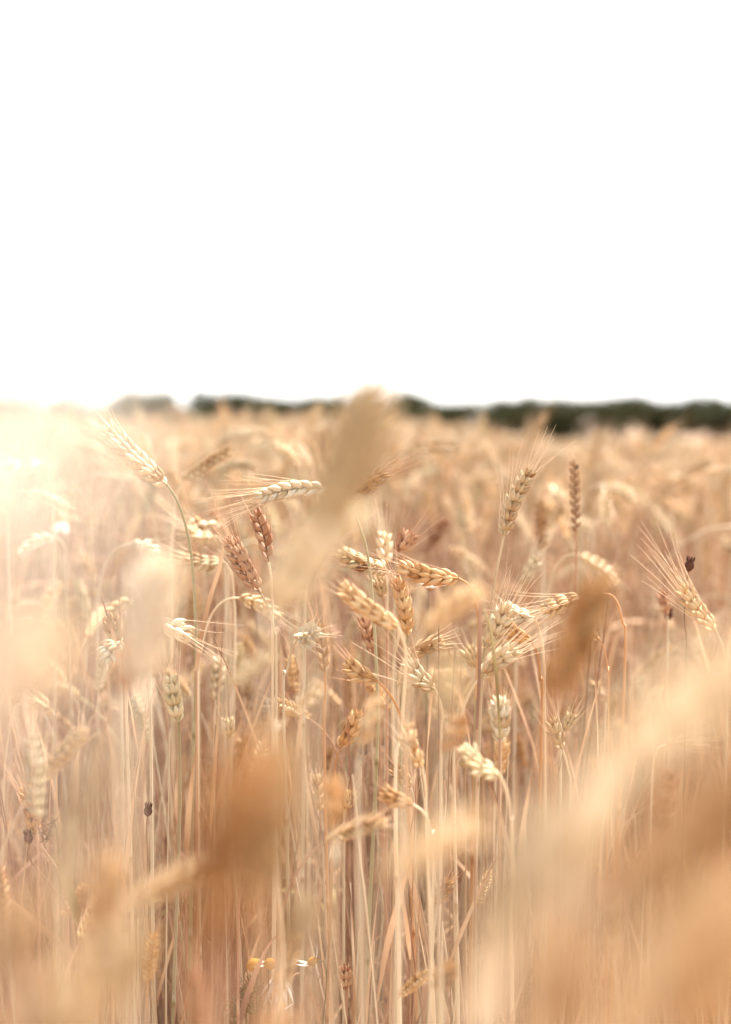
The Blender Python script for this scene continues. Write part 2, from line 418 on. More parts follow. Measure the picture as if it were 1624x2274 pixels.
wheat('russet pink wheat ear tilted up to the left beside the upright russet ear', (580,1318), (508,1190), 1.45,
      [(596,1350),(608,1400),(614,1500)], 'russet', 'pale', awn=.05, bow=.03, roll=.9, tint=.75, group=G1)
wheat('pale straw wheat ear lying level behind the curved green stem at centre', (862,1268), (748,1222), 1.47,
      [(880,1290),(888,1340),(884,1420),(872,1560)], 'straw', 'pale', awn=.04, bow=.05, roll=1.2, tint=.7, group=G1)
wheat('plump golden wheat ear lying level with a clear braid, pointing left, right of centre', (1018,1284), (888,1256), 1.41,
      [(1038,1296),(1052,1320),(1062,1370),(1062,1450),(1056,1600)], 'gold', 'orange', awn=.05, awn_p=.6, bow=.07, plump=1.12, roll=.15, spread=1.15, tint=.72, group=G1)
wheat('thick brown and cream wheat ear slanting up to the left at centre, slightly blurred', (884,1392), (756,1300), 1.24,
      [(896,1420),(901,1460),(898,1530,1.27),(890,1640,1.3),(878,1760,1.3)], 'straw', 'pale', awn=.012, awn_p=.3, bow=.04, plump=1.0, roll=.2, tint=.45, group=G1)
wheat('upright golden wheat ear right behind the thick slanting ear at centre', (906,1412), (880,1284), 1.42,
      [(905,1440),(900,1500),(892,1600)], 'gold', 'green', awn=.035, bow=-.04, roll=.2, tint=.6, group=G1)
wheat('short bleached wheat ear nodding toward the viewer with spiky awns on an arched stem', (664,1416), (704,1408), 1.42,
      [(652,1434),(644,1462),(636,1500),(630,1560)], 'white', 'pale', zt=1.385, awn=.03, awn_p=1, bow=0, plump=1.15, roll=.6, spread=1.6, group=G1)
wheat('narrow golden brown wheat ear standing just right of the short bleached ear', (722,1492), (708,1380), 1.5,
      [(722,1540),(720,1640)], 'gold', 'orange', awn=.05, roll=1.5, plump=.85, tint=.4, group=G1)
wheat('short plump golden wheat ear slanting up to the left, low at centre', (838,1512), (768,1468), 1.4,
      [(862,1536),(880,1566),(893,1600),(900,1660)], 'gold', 'orange', awn=.02, awn_p=.5, bow=.08, plump=1.05, roll=.2, spread=1.2, tint=.6, group=G1)
wheat('golden wheat ear rising to the right just above the cream bearded ear at centre', (902,1462), (986,1424), 1.44,
      [(892,1480),(886,1520),(884,1600)], 'straw', 'pale', awn=.02, bow=.06, roll=.3, tint=.5, group=G1)
wheat('cream wheat ear with open husks and long awns to the left, beside the central stems', (966,1530), (905,1466), 1.41,
      [(978,1560),(984,1600),(980,1680)], 'cream', 'pale', awn=.05, bow=.1, roll=.4, spread=1.3, tint=.6, group=G1)
wheat('broad cream bearded wheat ear leaning right above the lower cream ear', (1077,1440), (1128,1340), 1.42,
      [(1070,1480),(1064,1540),(1056,1640)], 'cream', 'green', awn=.05, awn_p=1, bow=-.03, plump=1.1, roll=.2, spread=1.3, tint=.55, group=G1)
wheat('nearly white wheat ear lying level behind the crossing awns, right of centre', (1188,1372), (1122,1346), 1.45,
      [(1196,1392),(1203,1420),(1208,1470),(1210,1560)], 'white', 'pale', awn=.035, bow=.1, plump=.95, roll=1.0, group=G1)
wheat('dark golden wheat ear slanting down to the right on a thin kinked stem', (1180,1424), (1116,1378), 1.44,
      [(1192,1446),(1198,1475),(1200,1510),(1204,1580)], 'gold', 'orange', awn=.03, bow=.1, plump=.95, roll=.1, tint=.42, group=G1)
wheat('sharp cream bearded wheat ear with fat grains rising to the right, lowest of its cluster', (1066,1504), (1148,1438), 1.38,
      [(1046,1535),(1030,1572),(1018,1620),(1008,1700)], 'cream', 'pale', awn=.055, awn_p=1, bow=.04, plump=1.12, roll=.15, spread=1.2, tint=.6, group=G1)
wheat('small faded straw wheat ear left of the broad cream bearded ear', (1058,1484), (1036,1436), 1.55, [(1062,1520),(1064,1600)], 'straw', 'pale', awn=.02, roll=.4, group=G1)
wheat('golden wheat ear pointing left with long level awns, beside the dark slanting blurred ear', (1300,1326), (1204,1358), 1.46,
      [(1340,1318),(1366,1330),(1382,1380),(1388,1480)], 'straw', 'orange', awn=.06, awn_p=1, bow=-.03, plump=.95, roll=.7, tint=.45, group=G1)
wheat('fat bleached white wheat ear standing upright below the bearded cluster', (1112,1650), (1112,1552), 1.55,
      [(1112,1700),(1110,1800)], 'white', 'pale', awn=.03, plump=1.3, roll=.2, spread=1.1, group=G1)
wheat('orange tinged straw wheat ear directly below the fat white ear', (1112,1722,), (1116,1640), 1.62, [(1112,1800),(1112,1900)], 'gold', 'orange', awn=.0, plump=1.1, roll=.2, tint=.8, group=G1)
wheat('blurred cream topped wheat ear with dark underside arching down to the right', (1110,1722), (1030,1654), 1.18,
      [(1126,1760),(1134,1820),(1136,1900)], 'green', 'pale', awn=.0, bow=.14, plump=.95, roll=.6, tint=.55, group=G1)
wheat('soft brownish wheat ear hanging beside the central stems under the cream bearded ear', (938,1704), (904,1602), 1.24,
      [(946,1760),(948,1850)], 'straw', 'pale', awn=.02, bow=.08, plump=.85, roll=.3, tint=.4, group=G1)
wheat('golden wheat ear with loose open spikelets leaning right, low left of centre', (755,1660), (800,1578), 1.45,
      [(745,1700),(742,1800)], 'gold', 'orange', awn=.03, bow=-.03, plump=1.0, roll=.2, spread=1.25, tint=.5, group=G1)
wheat('blurred tan wheat ear nearly level, low at centre, tip to the left', (916,1786), (846,1752), 1.22, [(942,1806),(956,1850),(962,1920)], 'gold', 'pale', awn=.01, bow=.08, plump=.9, roll=.3, tint=.55, group=G1)
wheat('small brown wheat ear just above the blurred tan level ear', (912,1748), (872,1698), 1.45, [(920,1790),(922,1880)], 'gold', 'pale', awn=.02, roll=.3, plump=.85, tint=.4, group=G1)
wheat('bleached wheat ear pointing right out from behind the white blurred ear', (352,1384), (424,1416), 1.4,
      [(338,1392),(332,1430),(334,1550)], 'white', 'pale', awn=.05, bow=.05, plump=1.1, roll=.9, group=G1)
wheat('upright greenish cream wheat ear among bare stems at the left', (397,1604), (380,1500), 1.4,
      [(399,1640),(400,1760),(398,1860)], 'green', 'green', awn=.05, bow=.02, plump=1.08, roll=.1, spread=1.1, tint=.62, group=G1)
wheat('ragged brown wheat ear just left of the white blurred ear', (262,1436), (246,1366), 1.5, [(268,1500),(270,1600)], 'straw', 'pale', awn=.0, plump=1.2, roll=.2, spread=1.3, tint=.35, group=G1)
wheat('broken bleached wheat ear curling below the ragged brown ear', (268,1426), (238,1476), 1.42, [(276,1440),(280,1500),(282,1600)], 'white', 'pale', awn=.015, bow=-.2, plump=.9, roll=.6, spread=1.4, group=G1)
wheat('pale wheat ear hanging over on a hooped stem left of centre', (532,1328), (622,1374), 1.55,
      [(508,1330),(482,1348),(462,1385),(448,1440),(440,1540)], 'straw', 'pale', awn=.03, bow=.08, plump=.95, roll=.5, tint=.8, group=G1)
wheat('wheat ear tilted up to the left below the dark seed head, at the right', (1590,1400), (1510,1298), 1.35,
      [(1606,1440),(1612,1500),(1614,1600)], 'straw', 'pale', awn=.06, awn_p=.9, bow=.03, plump=.95, roll=.3, tint=.6, group=G1)
wheat('thin drooping wisp of wheat on a hooped stem right of the dark slanting ear', (1332,1420), (1302,1384), 1.42,
      [(1344,1448),(1350,1490),(1352,1560)], 'straw', 'orange', awn=.02, bow=.12, plump=.45, roll=.3, r_top=.0006, group=G1)
wheat('faint golden bearded wheat ear low at the right of centre', (1250,1664), (1226,1590), 1.42, [(1262,1710),(1266,1800)], 'straw', 'pale', awn=.03, bow=.05, plump=.9, roll=.2, tint=.8, group=G1)
wheat('narrow straw wheat ear leaning right beside the faint golden bearded ear', (1252,1625), (1276,1580), 1.46, [(1246,1680),(1246,1800)], 'straw', 'pale', awn=.02, plump=.7, roll=.2, tint=.8, group=G1)
wheat('small upright pale wheat ear left of the broad brown blurred mass', (510,1640), (504,1592), 1.5, [(512,1700),(513,1800)], 'cream', 'pale', awn=.04, plump=.9, roll=.2, group=G1)
wheat('shaggy straw wheat ear low at the far left, beard spreading upward', (78,1850), (54,1745), 1.4, [(92,1880),(112,1908),(140,1960),(150,2060)], 'gold', 'pink', awn=.055, bow=-.05, plump=.95, roll=.2, spread=1.3, tint=.5, leaf=2, group=G1)
wheat('small green and brown wheat ear deep between bare stems near the bottom', (968,2012), (1002,1948), 1.42, [(962,2060),(960,2140)], 'gold', 'green', awn=.02, plump=.8, roll=.2, tint=.3, group=G1)
wheat('small reddish wheat ear near the bottom edge, left of centre', (768,2200), (766,2140), 1.4, [(770,2240)], 'russet', 'pink', awn=.01, plump=.8, roll=.2, tint=.6, group=G1)
wheat('slim faded wheat ear hidden among the stems under the brown blurred mass', (712,1800), (702,1716), 1.55, [(716,1860)], 'straw', 'pale', awn=.01, plump=.8, roll=.2, tint=.7, group=G1)
wheat('slim straw wheat ear leaning right just beside the slim faded ear', (768,1800), (784,1752), 1.5, [(764,1850)], 'straw', 'pale', awn=.02, plump=.8, roll=.2, tint=.6, group=G1)
wheat('russet wheat ear half hidden low behind the thick central stems', (830,1450), (806,1368), 1.5, [(838,1500),(842,1600)], 'russet', 'pink', awn=.015, plump=.85, roll=.2, tint=.6, group=G1)
wheat('straw wheat ear peeping between the level golden ear and the upright golden ear', (852,1330), (838,1278), 1.5, [(858,1380),(860,1500)], 'straw', 'pink', awn=.02, plump=.8, roll=.4, group=G1)

G2 = 'softly blurred wheat plants behind the sharp ears'
def back(label, base, tip, z, stem, tone='straw', **k):
    k.setdefault('awn', .03); k.setdefault('plump', 1.); k.setdefault('stone', 'pale')
    return wheat(label, base, tip, z, stem, tone, lod=1, group=G2, **k)
back('tan wheat ear rising to the right beside the tall bleached ear', (405,1066), (514,996), 1.85, [(392,1100),(382,1200),(378,1350)], 'straw', tint=.5, awn=.015)
back('pale wheat ear hanging in a hoop left of the tall blurred tan ear', (604,985), (662,1038), 2.2, [(580,982),(555,1000),(540,1080),(535,1200)], 'cream', bow=.15, tint=.8)
back('pale level wheat ear just right of the tan rising ear', (480,1046), (570,1036), 2.1, [(466,1070),(458,1150),(455,1300)], 'cream', bow=.1, tint=.6)
back('cream wheat ear nodding left, upper of a pair under the tall bleached ear', (492,1160), (424,1152), 1.75, [(502,1185),(508,1240),(510,1350)], 'cream', bow=.2, awn=.04)
back('cream wheat ear nodding left, lower of a pair under the tall bleached ear', (484,1192), (416,1168), 1.7, [(494,1215),(500,1260),(502,1380)], 'cream', bow=.2, awn=.05, tint=.4)
back('level straw wheat ear crossing behind the arched green stem', (500,1250), (408,1234), 1.62, [(515,1275),(520,1330),(522,1450)], 'cream', bow=.08, tint=.45)
back('slim dark brown upright wheat ear standing alone at the right', (1280,1182), (1275,1020), 1.7, [(1280,1240),(1280,1400)], 'brown', plump=.72, awn=.01, tint=.6, stone='pink')
back('slim faded brown upright wheat ear left of the slim dark one', (1206,1222), (1198,1110), 2.0, [(1206,1280),(1206,1400)], 'gold', plump=.75, awn=.02, tint=.3)
back('rust brown wheat ear standing short behind the level golden ear', (884,1226), (916,1180), 1.55, [(878,1260),(876,1400)], 'russet', awn=.04, spread=1.3, tint=.5, plump=1.05)
back('blurred rust wheat ear leaning right behind the short rust brown ear', (940,1228), (992,1152), 2.1, [(930,1260),(926,1400)], 'russet', tint=.45)
back('faint cream wheat ear left of the short rust brown ear', (858,1262), (852,1180), 1.6, [(860,1330),(860,1450)], 'cream', awn=.05, tint=.9)
back('pale wheat ear hanging from a big hooped stem right of centre', (1290,1232), (1368,1300), 1.8, [(1262,1234),(1236,1256),(1220,1300),(1212,1400),(1208,1520)], 'cream', bow=.08, tint=.6, awn=.02)
back('bleached level wheat ear at the right below the dark hedgerow', (1340,1080), (1412,1112), 2.2, [(1318,1080),(1300,1100),(1292,1200)], 'cream', bow=.1, tint=.9)
back('pale wheat ear hanging from a hooped stem at the left', (292,1208), (352,1232), 1.75, [(262,1216),(238,1245),(222,1300),(216,1420)], 'white', bow=.1)
back('very pale wheat ear slanting down to the right at the far left', (62,1092), (140,1128), 1.8, [(40,1092),(24,1130),(18,1250)], 'cream', bow=.05)
back('bleached level wheat ear cut by the left edge under the glare', (96,1026), (4,1028), 1.8, [(112,1050),(118,1150)], 'white', bow=.1)
back('pale wheat ear arching down to the left at the far left', (120,1192), (44,1232), 1.8, [(134,1200),(146,1240),(148,1380)], 'white', bow=-.12)
back('golden wheat ear slanting behind the pale hanging ear at the left', (300,1330), (232,1388), 1.7, [(320,1310),(330,1350),(332,1450)], 'straw', bow=-.1, tint=.8)
back('hazy russet wheat ear tilting right behind the tallest sharp ear', (1160,1300), (1194,1236), 1.75, [(1150,1340),(1146,1450)], 'cream', tint=.8)
back('blurred pink brown wheat ear right of the big hooped stem', (1482,1366), (1470,1310), 1.7, [(1484,1400),(1484,1500)], 'russet', tint=.5, plump=.8)
back('pale level wheat ear in the blurred lower right stems', (1480,1652), (1540,1648), 1.6, [(1460,1662),(1450,1700),(1448,1800)], 'straw', tint=.6)
back('soft pale plume of wheat low between the white ear and brown mass', (480,1556), (486,1460), 1.7, [(478,1600),(478,1700)], 'cream', tint=.7, plump=1.1)
back('small straw wheat ear under the wispy stems low at the left', (110,1574), (74,1552), 1.65, [(122,1600),(124,1700)], 'straw', tint=.7)

# foreground ears, close to the lens and far out of focus
G3 = 'wheat plants close to the lens, far out of focus'
def front(label, base, tip, z, stem, tone='straw', **k):
    k.setdefault('awn', .0); k['plump'] = k.get('plump', 1.1) * 1.0; k.setdefault('stone', 'pale')
    return wheat(label, base, tip, z, stem, tone, lod=1, group=G3, knots=False, **k)
front('tall blurred tan ear crossing the horizon at centre, highest of the near ears', (694,1190), (838,852), .55, [(716,1180,.50),(704,1300,.51),(700,1500,.52),(690,1800,.52)], 'tan', tint=.8, bow=-.03, plump=1.4)
front('blurred whitish ear slanting up to the right below the tall tan ear', (606,1350), (780,1118), .60, [(598,1390,.56),(590,1500,.57),(588,1700,.57)], 'cream', tint=.95, bow=.04, plump=1.6)
front('dark brown blurred ear slanting up to the right at the right of centre', (1226,1555), (1326,1286), .70, [(1216,1620,.70),(1212,1750,.70),(1212,1950,.71)], 'gold', tint=.28, bow=-.02, plump=1.4, stone='orange')
front('white blurred ear standing upright at the left', (322,1510), (356,1240), .64, [(320,1560,.6),(312,1680,.61),(300,1850,.61)], 'glow', tint=.5, bow=.02, plump=1.35)
front('small dim tan blurred ear just left of the white upright blurred one', (272,1540), (300,1420), .7, [(268,1600,.7),(266,1700,.7)], 'gold', tint=.3, plump=.7)
front('pale blurred ear lying nearly level, tip to the right, right of centre', (942,1398), (1076,1306), .85, [(918,1432,.86),(906,1500,.87),(902,1650,.88)], 'straw', tint=.75, bow=.05, plump=.95)
front('pale yellow blurred ear slanting up to the right across the lower centre', (856,1936), (1084,1812), .50, [(836,1975,.5),(826,2060,.5),(824,2200,.5)], 'cream', tint=.5, bow=.03, plump=.85)
front('big brown blurred ear filling the lower left centre', (470,2130), (572,1650), .35, [(460,2190,.35),(458,2290,.35)], 'gold', tint=.3, bow=.04, plump=1.1, stone='orange')
front('brown blurred ear leaning behind the big brown one', (596,1990), (616,1640), .46, [(588,2070,.46),(584,2200,.46)], 'tan', tint=.6, plump=1.1, stone='orange')
front('tan blurred ear hanging under the big brown one', (640,2110), (700,1990), .6, [(630,2160,.6),(626,2260,.6)], 'tan', tint=.4, plump=.9)
front('small fuzzy orange brown ear leaning right below the central cluster', (988,1672), (1030,1586), .98, [(980,1720,.98),(974,1800,.98)], 'gold', tint=.4, plump=.8)
front('upright golden tan fuzzy ear low at centre', (744,1836), (740,1718), .85, [(744,1900,.85),(742,2000,.85)], 'gold', tint=.5, plump=.75)
front('small fuzzy yellow green ear tip between the central clusters', (990,1580), (1006,1440), .52, [(984,1640,.52),(978,1800,.52)], 'green', tint=.6, plump=.55)
front('pale fuzzy ear rising to the right left of centre', (510,1524), (606,1446), .92, [(496,1554,.92),(490,1640,.92)], 'cream', tint=.6, plump=.75)
front('pale fuzzy ear above the level white fuzz left of centre', (636,1592), (716,1524), 1.0, [(622,1622,1.),(616,1720,1.)], 'straw', tint=.9, plump=.75)
front('fuzzy cream ear hanging by the central stem below the small golden ear', (804,1660), (838,1540), .95, [(798,1720,.95),(796,1800,.95)], 'cream', tint=.4, plump=.7)
front('huge cream blurred ear slanting up to the right edge, highest of the lower right', (1300,1730), (1700,1440), .31, [(1210,1820,.31),(1170,1960,.31),(1150,2160,.31)], 'cream', tint=.55, bow=.03, plump=.85)
front('huge tan blurred ear slanting up out of the right edge, second highest', (1330,2050), (1740,1690), .26, [(1270,2130,.26),(1240,2290,.26)], 'gold', tint=.6, bow=.02, plump=1.05)
front('broad grey tan blurred ear leaning right between the pale slanting ones', (1100,2080), (1250,1760), .36, [(1074,2160,.36),(1060,2280,.36)], 'tan', tint=.85, bow=.02, plump=.9)
front('pale pinkish blurred ear leaning right inside the lower right blur', (1250,1940), (1370,1680), .42, [(1225,2020,.42),(1215,2180,.42)], 'cream', tint=.75, plump=.75)
front('golden tan blurred ear in the lowest right corner', (1420,2330), (1700,2060), .25, [(1390,2400,.25)], 'gold', tint=.75, bow=.02, plump=1.1)
front('orange tan blurred ear at the bottom right of centre', (1180,2330), (1280,2070), .33, [(1170,2420,.33)], 'gold', tint=.4, plump=1.1, stone='orange')
front('broad cream blurred ear at the left edge, level with the sharp ears', (-30,1600), (130,1400), .30, [(-60,1690,.3),(-70,1840,.3)], 'cream', tint=.4, plump=.9)
front('olive tan blurred ear lying level at the left edge', (-60,1440), (200,1400), .36, [(-110,1500,.36),(-130,1700,.36)], 'green', tint=.3, plump=.8)
front('golden tan blurred ear at the lower left, upper of three', (160,1880), (250,1640), .42, [(148,1960,.42),(142,2100,.42)], 'tan', tint=.8, plump=.8)
front('yellow cream blurred ear at the lower left, lower of three', (20,2200), (60,1980), .36, [(14,2290,.36)], 'straw', tint=.5, plump=.9)
front('sandy blurred ear at the lower left, right of the other two', (240,2240), (310,2050), .40, [(232,2300,.4)], 'tan', tint=.9, plump=.8)
front('greenish yellow small blurred ear at the lower left', (150,1980), (158,1800), .55, [(150,2060,.55)], 'green', tint=.5, plump=.8)
front('dusty tan blurred ear in the bottom left corner', (90,2360), (200,2170), .34, [(80,2440,.34)], 'tan', tint=.8, plump=.9)
front('sandy blurred ear leaning right at the right edge below the seed head', (1560,1640), (1720,1400), .40, [(1540,1720,.4),(1530,1900,.4)], 'cream', tint=.5, plump=.8)
front('small rust brown fuzzy ear near the bottom right of centre', (972,2206), (1002,2130), 1.05, [(968,2260,1.05)], 'gold', tint=.3, plump=.8)
front('fuzzy tan ear tip in the lower right stems', (1090,2120), (1096,2040), .85, [(1090,2200,.85)], 'gold', tint=.4, plump=.8)

# ------------------------------------------------------------------ weeds and flowers
dark_cap = plant_mat('dark_seed_case', (.03,.012,.010), (.085,.035,.025), (.20,.09,.06), .05, .6)
petal_m = plant_mat('white_petal', (.7,.68,.62), (.82,.80,.76), (.88,.87,.84), .4, .6)
disc_m = plant_mat('orange_disc', (.22,.09,.02), (.40,.20,.04), (.55,.30,.07), .0, .8, 900)
weed_m = plant_mat('dull_green_weed', (.06,.06,.03), (.13,.13,.06), (.24,.23,.12), .2, .6)
dry_m = plant_mat('dry_brown_weed', (.12,.06,.04), (.30,.18,.11), (.46,.31,.20), .2, .6)
def weed_root(label, cat, name, x, y, group=None):
    gz_ = float(ground_z(x, y)); o = empty(name, (x, y, gz_)); props(o, label, cat, group); return o, np.array([x, y, gz_])
def lathe(acc, p0, axis, prof, seg, t):
    """prof: list of (distance along axis, radius)"""
    axis = unit(axis); pts = np.array([p0 + axis * q[0] for q in prof])
    tube(acc, pts, np.array([q[1] for q in prof]), seg, t)
def seed_head(label, px, py, z, pts, s=1., tilt=(.1, 0, 1)):
    head = P(px, py, z); path = [head] + [P(q[0], q[1], z) for q in pts]
    end = path[-1]; o, org = weed_root(label, 'seed head', 'seed_head', end[0], end[1] + .02, 'dark dry seed heads')
    path += [np.array([end[0], end[1] + .01, end[2] / 2]), org]
    r = np.random.default_rng(int(px)); a = Acc(); tube(a, resample(catmull(path, 8), .01) - org, .0007, 5, .5)
    link('stalk', a.mesh('stalk', [dry_m]), o)
    c = Acc(); ax = unit(tilt)
    prof = [(-.001, .0006), (0, .002), (.002, .0042), (.005, .0056), (.008, .0054), (.011, .0040), (.0125, .0036)]
    lathe(c, head - org, ax, [(u * s, v * s) for u, v in prof], 12, .5)
    for k in range(9):
        az = k * .7; s1 = unit(np.cross(ax, [0, 1., .2])); s2 = np.cross(ax, s1); d = s1 * math.cos(az) + s2 * math.sin(az)
        b0 = head - org + ax * .0115 * s + d * .0034 * s
        tube(c, np.array([b0, b0 + ax * .003 * s + d * .0006, b0 + ax * .0055 * s + d * .0012 * s]), np.array([.0012, .0009, .0002]) * s, 4, .3 + .4 * (k % 2))
    link('seed_case', c.mesh('seed_case', [dark_cap]), o)
    return o
seed_head('dark brown spiky seed head standing above the tilted ear at the right', 1529, 1268, 1.37, [(1524,1300),(1520,1380),(1524,1500)], .85, (.18, 0, 1))
seed_head('dark seed head among green stems low at the left', 328, 1812, 1.42, [(326,1840),(328,1900),(330,2000)], .8, (.1, 0, 1))
seed_head('small dark seed head left of the central stems, below centre', 806, 1678, 1.55, [(806,1720),(804,1800)], .8)
seed_head('blurred rusty seed head low right of the big hooped stem', 1484, 1376, 1.75, [(1484,1420),(1484,1500)], .95)
seed_head('dull brown seed head on a slanting stalk low at the left', 66, 1872, 1.40, [(62,1900),(84,1930),(130,1990),(170,2060)], .8, (-.2, 0, 1))
seed_head('blurred brown seed head over the olive leaf near the lower left', 272, 2070, 1.30, [(262,2130),(246,2190)], 1.1, (.15, 0, 1))

def daisy(label, px, py, z, tilt, petals, s=1., droop=0., group='white daisies near the bottom edge'):
    h = P(px, py, z); r = np.random.default_rng(int(px * 7 + py)); x, y = h[0] + r.uniform(-.01, .01), h[1] + .01
    o, org = weed_root(label, 'daisy', 'daisy', x, y, group); hd = h - org; ax = unit(tilt)
    a = Acc(); tube(a, resample(catmull([hd, hd - ax * .02, np.array([0, 0, hd[2] * .6]), np.zeros(3)], 8), .01), .0007, 5, .5); link('stalk', a.mesh('stalk', [weed_m]), o)
    d = Acc(); lathe(d, hd, ax, [(-.0025*s, .001*s), (-.001*s, .004*s), (.001*s, .0062*s), (.0035*s, .0060*s), (.0065*s, .0042*s), (.008*s, .0018*s), (.0083*s, .0003)], 12, .55)
    for k in range(90):
        u = math.acos(1 - k / 90); az = k * 2.4; s1 = unit(np.cross(ax, [.1, 1., 0])); s2 = np.cross(ax, s1)
        dd = (s1 * math.cos(az) + s2 * math.sin(az)) * math.sin(u) + ax * math.cos(u)
        q = hd + ax * .001 * s + dd * np.array([1, 1, 1]) * .0064 * s
        tube(d, np.array([q, q + dd * .0009]), np.array([.0005, .0003]) * s, 4, r.uniform(.2, .9))
    link('disc', d.mesh('disc', [disc_m]), o)
    s1 = unit(np.cross(ax, [.1, 1., 0])); s2 = np.cross(ax, s1)
    for az in petals:
        p = Acc(); dr = s1 * math.cos(az) + s2 * math.sin(az); sd = np.cross(ax, dr); u = np.linspace(0, 1, 8)
        lift = .25 - droop
        pts = hd + ax * .0015 * s + dr * .0055 * s + (dr[None] * u[:, None] + ax[None] * (lift * u - .2 * u ** 2 - droop * u ** 2)[:, None]) * .0125 * s
        w = .0023 * s * np.sin(np.clip(u * .9 + .12, 0, 1) * math.pi) ** .6
        top = np.stack([pts - sd * w[:, None], pts + ax * .0004, pts + sd * w[:, None]], 1)
        p.add(top, grid_faces(8, 3, False), .6); link('petal', p.mesh('petal', [petal_m]), o)
    return o
daisy('daisy without petals, domed orange disc, left of the pair near the bottom', 566, 2150, 1.42, (-.1, -.2, 1), [], 1.25)
daisy('daisy with two white petals left on its orange disc, near the bottom', 600, 2146, 1.42, (.1, -.2, 1), [-.2, .5, 6.0], 1.05)
daisy('daisy with drooping faded petals just below the two petalled one', 620, 2180, 1.43, (.1, -.3, 1), [.2, .9, 1.6, 2.3, 2.9, 3.6, 5.6], 1.0, .9)
daisy('half closed white daisy standing alone left of centre near the bottom', 697, 2138, 1.42, (-.5, -.1, .6), [.2, 5.9, 1.0, 3.4], .8, -.5)
daisy('small daisy cut close to the bottom edge above the green weed', 624, 2240, 1.42, (.1, -.1, 1), [0, .8, 2.2, 3.1], .75, -.4)
daisy('blurred white flower head behind the level golden ear at centre', 955, 1306, 1.72, (.1, -.2, 1), [k * .63 for k in range(10)], 1.15, -.55)
daisy('blurred white flower head in the glare at the far left', 132, 1160, 2.1, (0, .2, 1), [k * .9 for k in range(7)], 1.0, .8)

def weed(label, name, top, z, bottom, mat, n, ln, seed, w=.0006, cat='weed', feathery=True, rad=.0009):
    r = np.random.default_rng(seed); t = P(*top, z); b = P(*bottom, z); o, org = weed_root(label, cat, name, b[0], b[1] + .01)
    path = resample(catmull([t, (t + b) / 2 + r.normal(0, .004, 3), b, org], 8), .008) - org
    a = Acc(); tube(a, path, rad, 5, .5); link('stalk', a.mesh('stalk', [mat]), o)
    f = Acc(); m = int(len(path) * np.linalg.norm(t - b) / (np.linalg.norm(t - b) + np.linalg.norm(b - org)))
    for k in range(n):
        q = path[r.integers(0, max(2, m))]; d = unit(r.normal(0, 1, 3) + [0, 0, .5]); l_ = ln * r.uniform(.5, 1.1)
        p1 = np.array([q, q + d * l_ * .5 + [0, 0, -.0005], q + unit(d + [0, 0, .3]) * l_]); tube(f, p1, [w, w, w * .3], 3, r.uniform(.1, .9))
        if feathery:
            for j in range(4):
                q2 = q + d * l_ * r.uniform(.3, .95); d2 = unit(d + r.normal(0, .8, 3)); tube(f, np.array([q2, q2 + d2 * l_ * .3]), [w * .8, w * .3], 3, r.uniform(.1, .9))
    link('foliage', f.mesh('foliage', [mat]), o); return o
weed('dark green feathery weed at the bottom edge under the daisies', 'feathery_weed', (556,2190), 1.42, (548,2290), weed_m, 60, .02, 5)
weed('small green feathery weed at the bottom edge, left of the bigger one', 'feathery_weed', (525,2240), 1.42, (520,2290), weed_m, 30, .015, 6)
weed('dry brown weed spike hanging down and right from the shaggy ear at the left', 'dry_weed', (66,1800), 1.4, (132,1930), dry_m, 70, .012, 7, w=.0008, feathery=False, rad=.0013)
weed('dry curled weed with tiny pods low right of centre', 'dry_weed', (1180,2150), 1.42, (1176,2290), dry_m, 30, .02, 8, feathery=False)
weed('thin stalk with tiny pale pods between stems at the bottom left', 'podded_weed', (462,2090), 1.42, (446,2290), dry_m, 40, .008, 9, w=.0007, feathery=False)

def loose_leaf(label, pts, z, w, mat, tw=1.):
    q = np.array([P(p[0], p[1], z + (p[2] if len(p) > 2 else 0)) for p in pts]); end = q[-1]
    gz_ = float(ground_z(end[0], end[1])); pth = catmull(list(q), 12)
    o, org = weed_root(label, 'leaf blade', 'leaf_blade', end[0], end[1], 'single long dry leaf blades')
    root = np.array([end[0], end[1] + .01, gz_]); 
    pth = pth - org; T, N, B = frames(pth); u = np.linspace(0, 1, len(pth)); a = Acc()
    ww = w * np.clip(u * 5, .05, 1); ang = tw * u
    sd = np.cross(T, [0, 1., 0]); sd = unit(sd) * np.cos(ang)[:, None] + np.array([0, 1., 0]) * np.sin(ang)[:, None]; nm = np.cross(T, sd)
    v = np.stack([pth - sd * ww[:, None] / 2 + nm * ww[:, None] * .2, pth, pth + sd * ww[:, None] / 2 + nm * ww[:, None] * .2], 1)
    a.add(v, grid_faces(len(pth), 3, False), np.repeat(.5 + .2 * np.sin(u * 7), 3)); link('blade', a.mesh('blade', [mat]), o)
    s_ = Acc(); tube(s_, resample(catmull([end - org, root - org], 4), .02), .0012, 5, .5); link('stalk', s_.mesh('stalk', [STEM['pink']]), o)
loose_leaf('orange leaf blade rising between the arched green stem and the russet ears', [(499,1196),(488,1260),(466,1330),(446,1420),(436,1490)], 1.42, .0042, LEAF['tan'], .3)
loose_leaf('reddish brown pointed blade standing left of the bearded cluster', [(1066,1290),(1066,1400),(1064,1500),(1058,1620)], 1.36, .0034, LEAF['brown'], .4)
loose_leaf('curved green brown blade crossing in front of the bearded cluster', [(1068,1340),(1088,1390),(1100,1480),(1106,1560),(1110,1640)], 1.36, .003, LEAF['green'], .5)
loose_leaf('olive bent leaf blade low at the left', [(120,1900),(150,1960),(172,2040),(206,2130)], 1.35, .009, LEAF['green'], 1.2)
loose_leaf('yellow blade slanting down to the right at the lower left edge', [(-30,1960),(60,2030),(150,2110),(215,2160)], 1.3, .006, LEAF['tan'], .4)
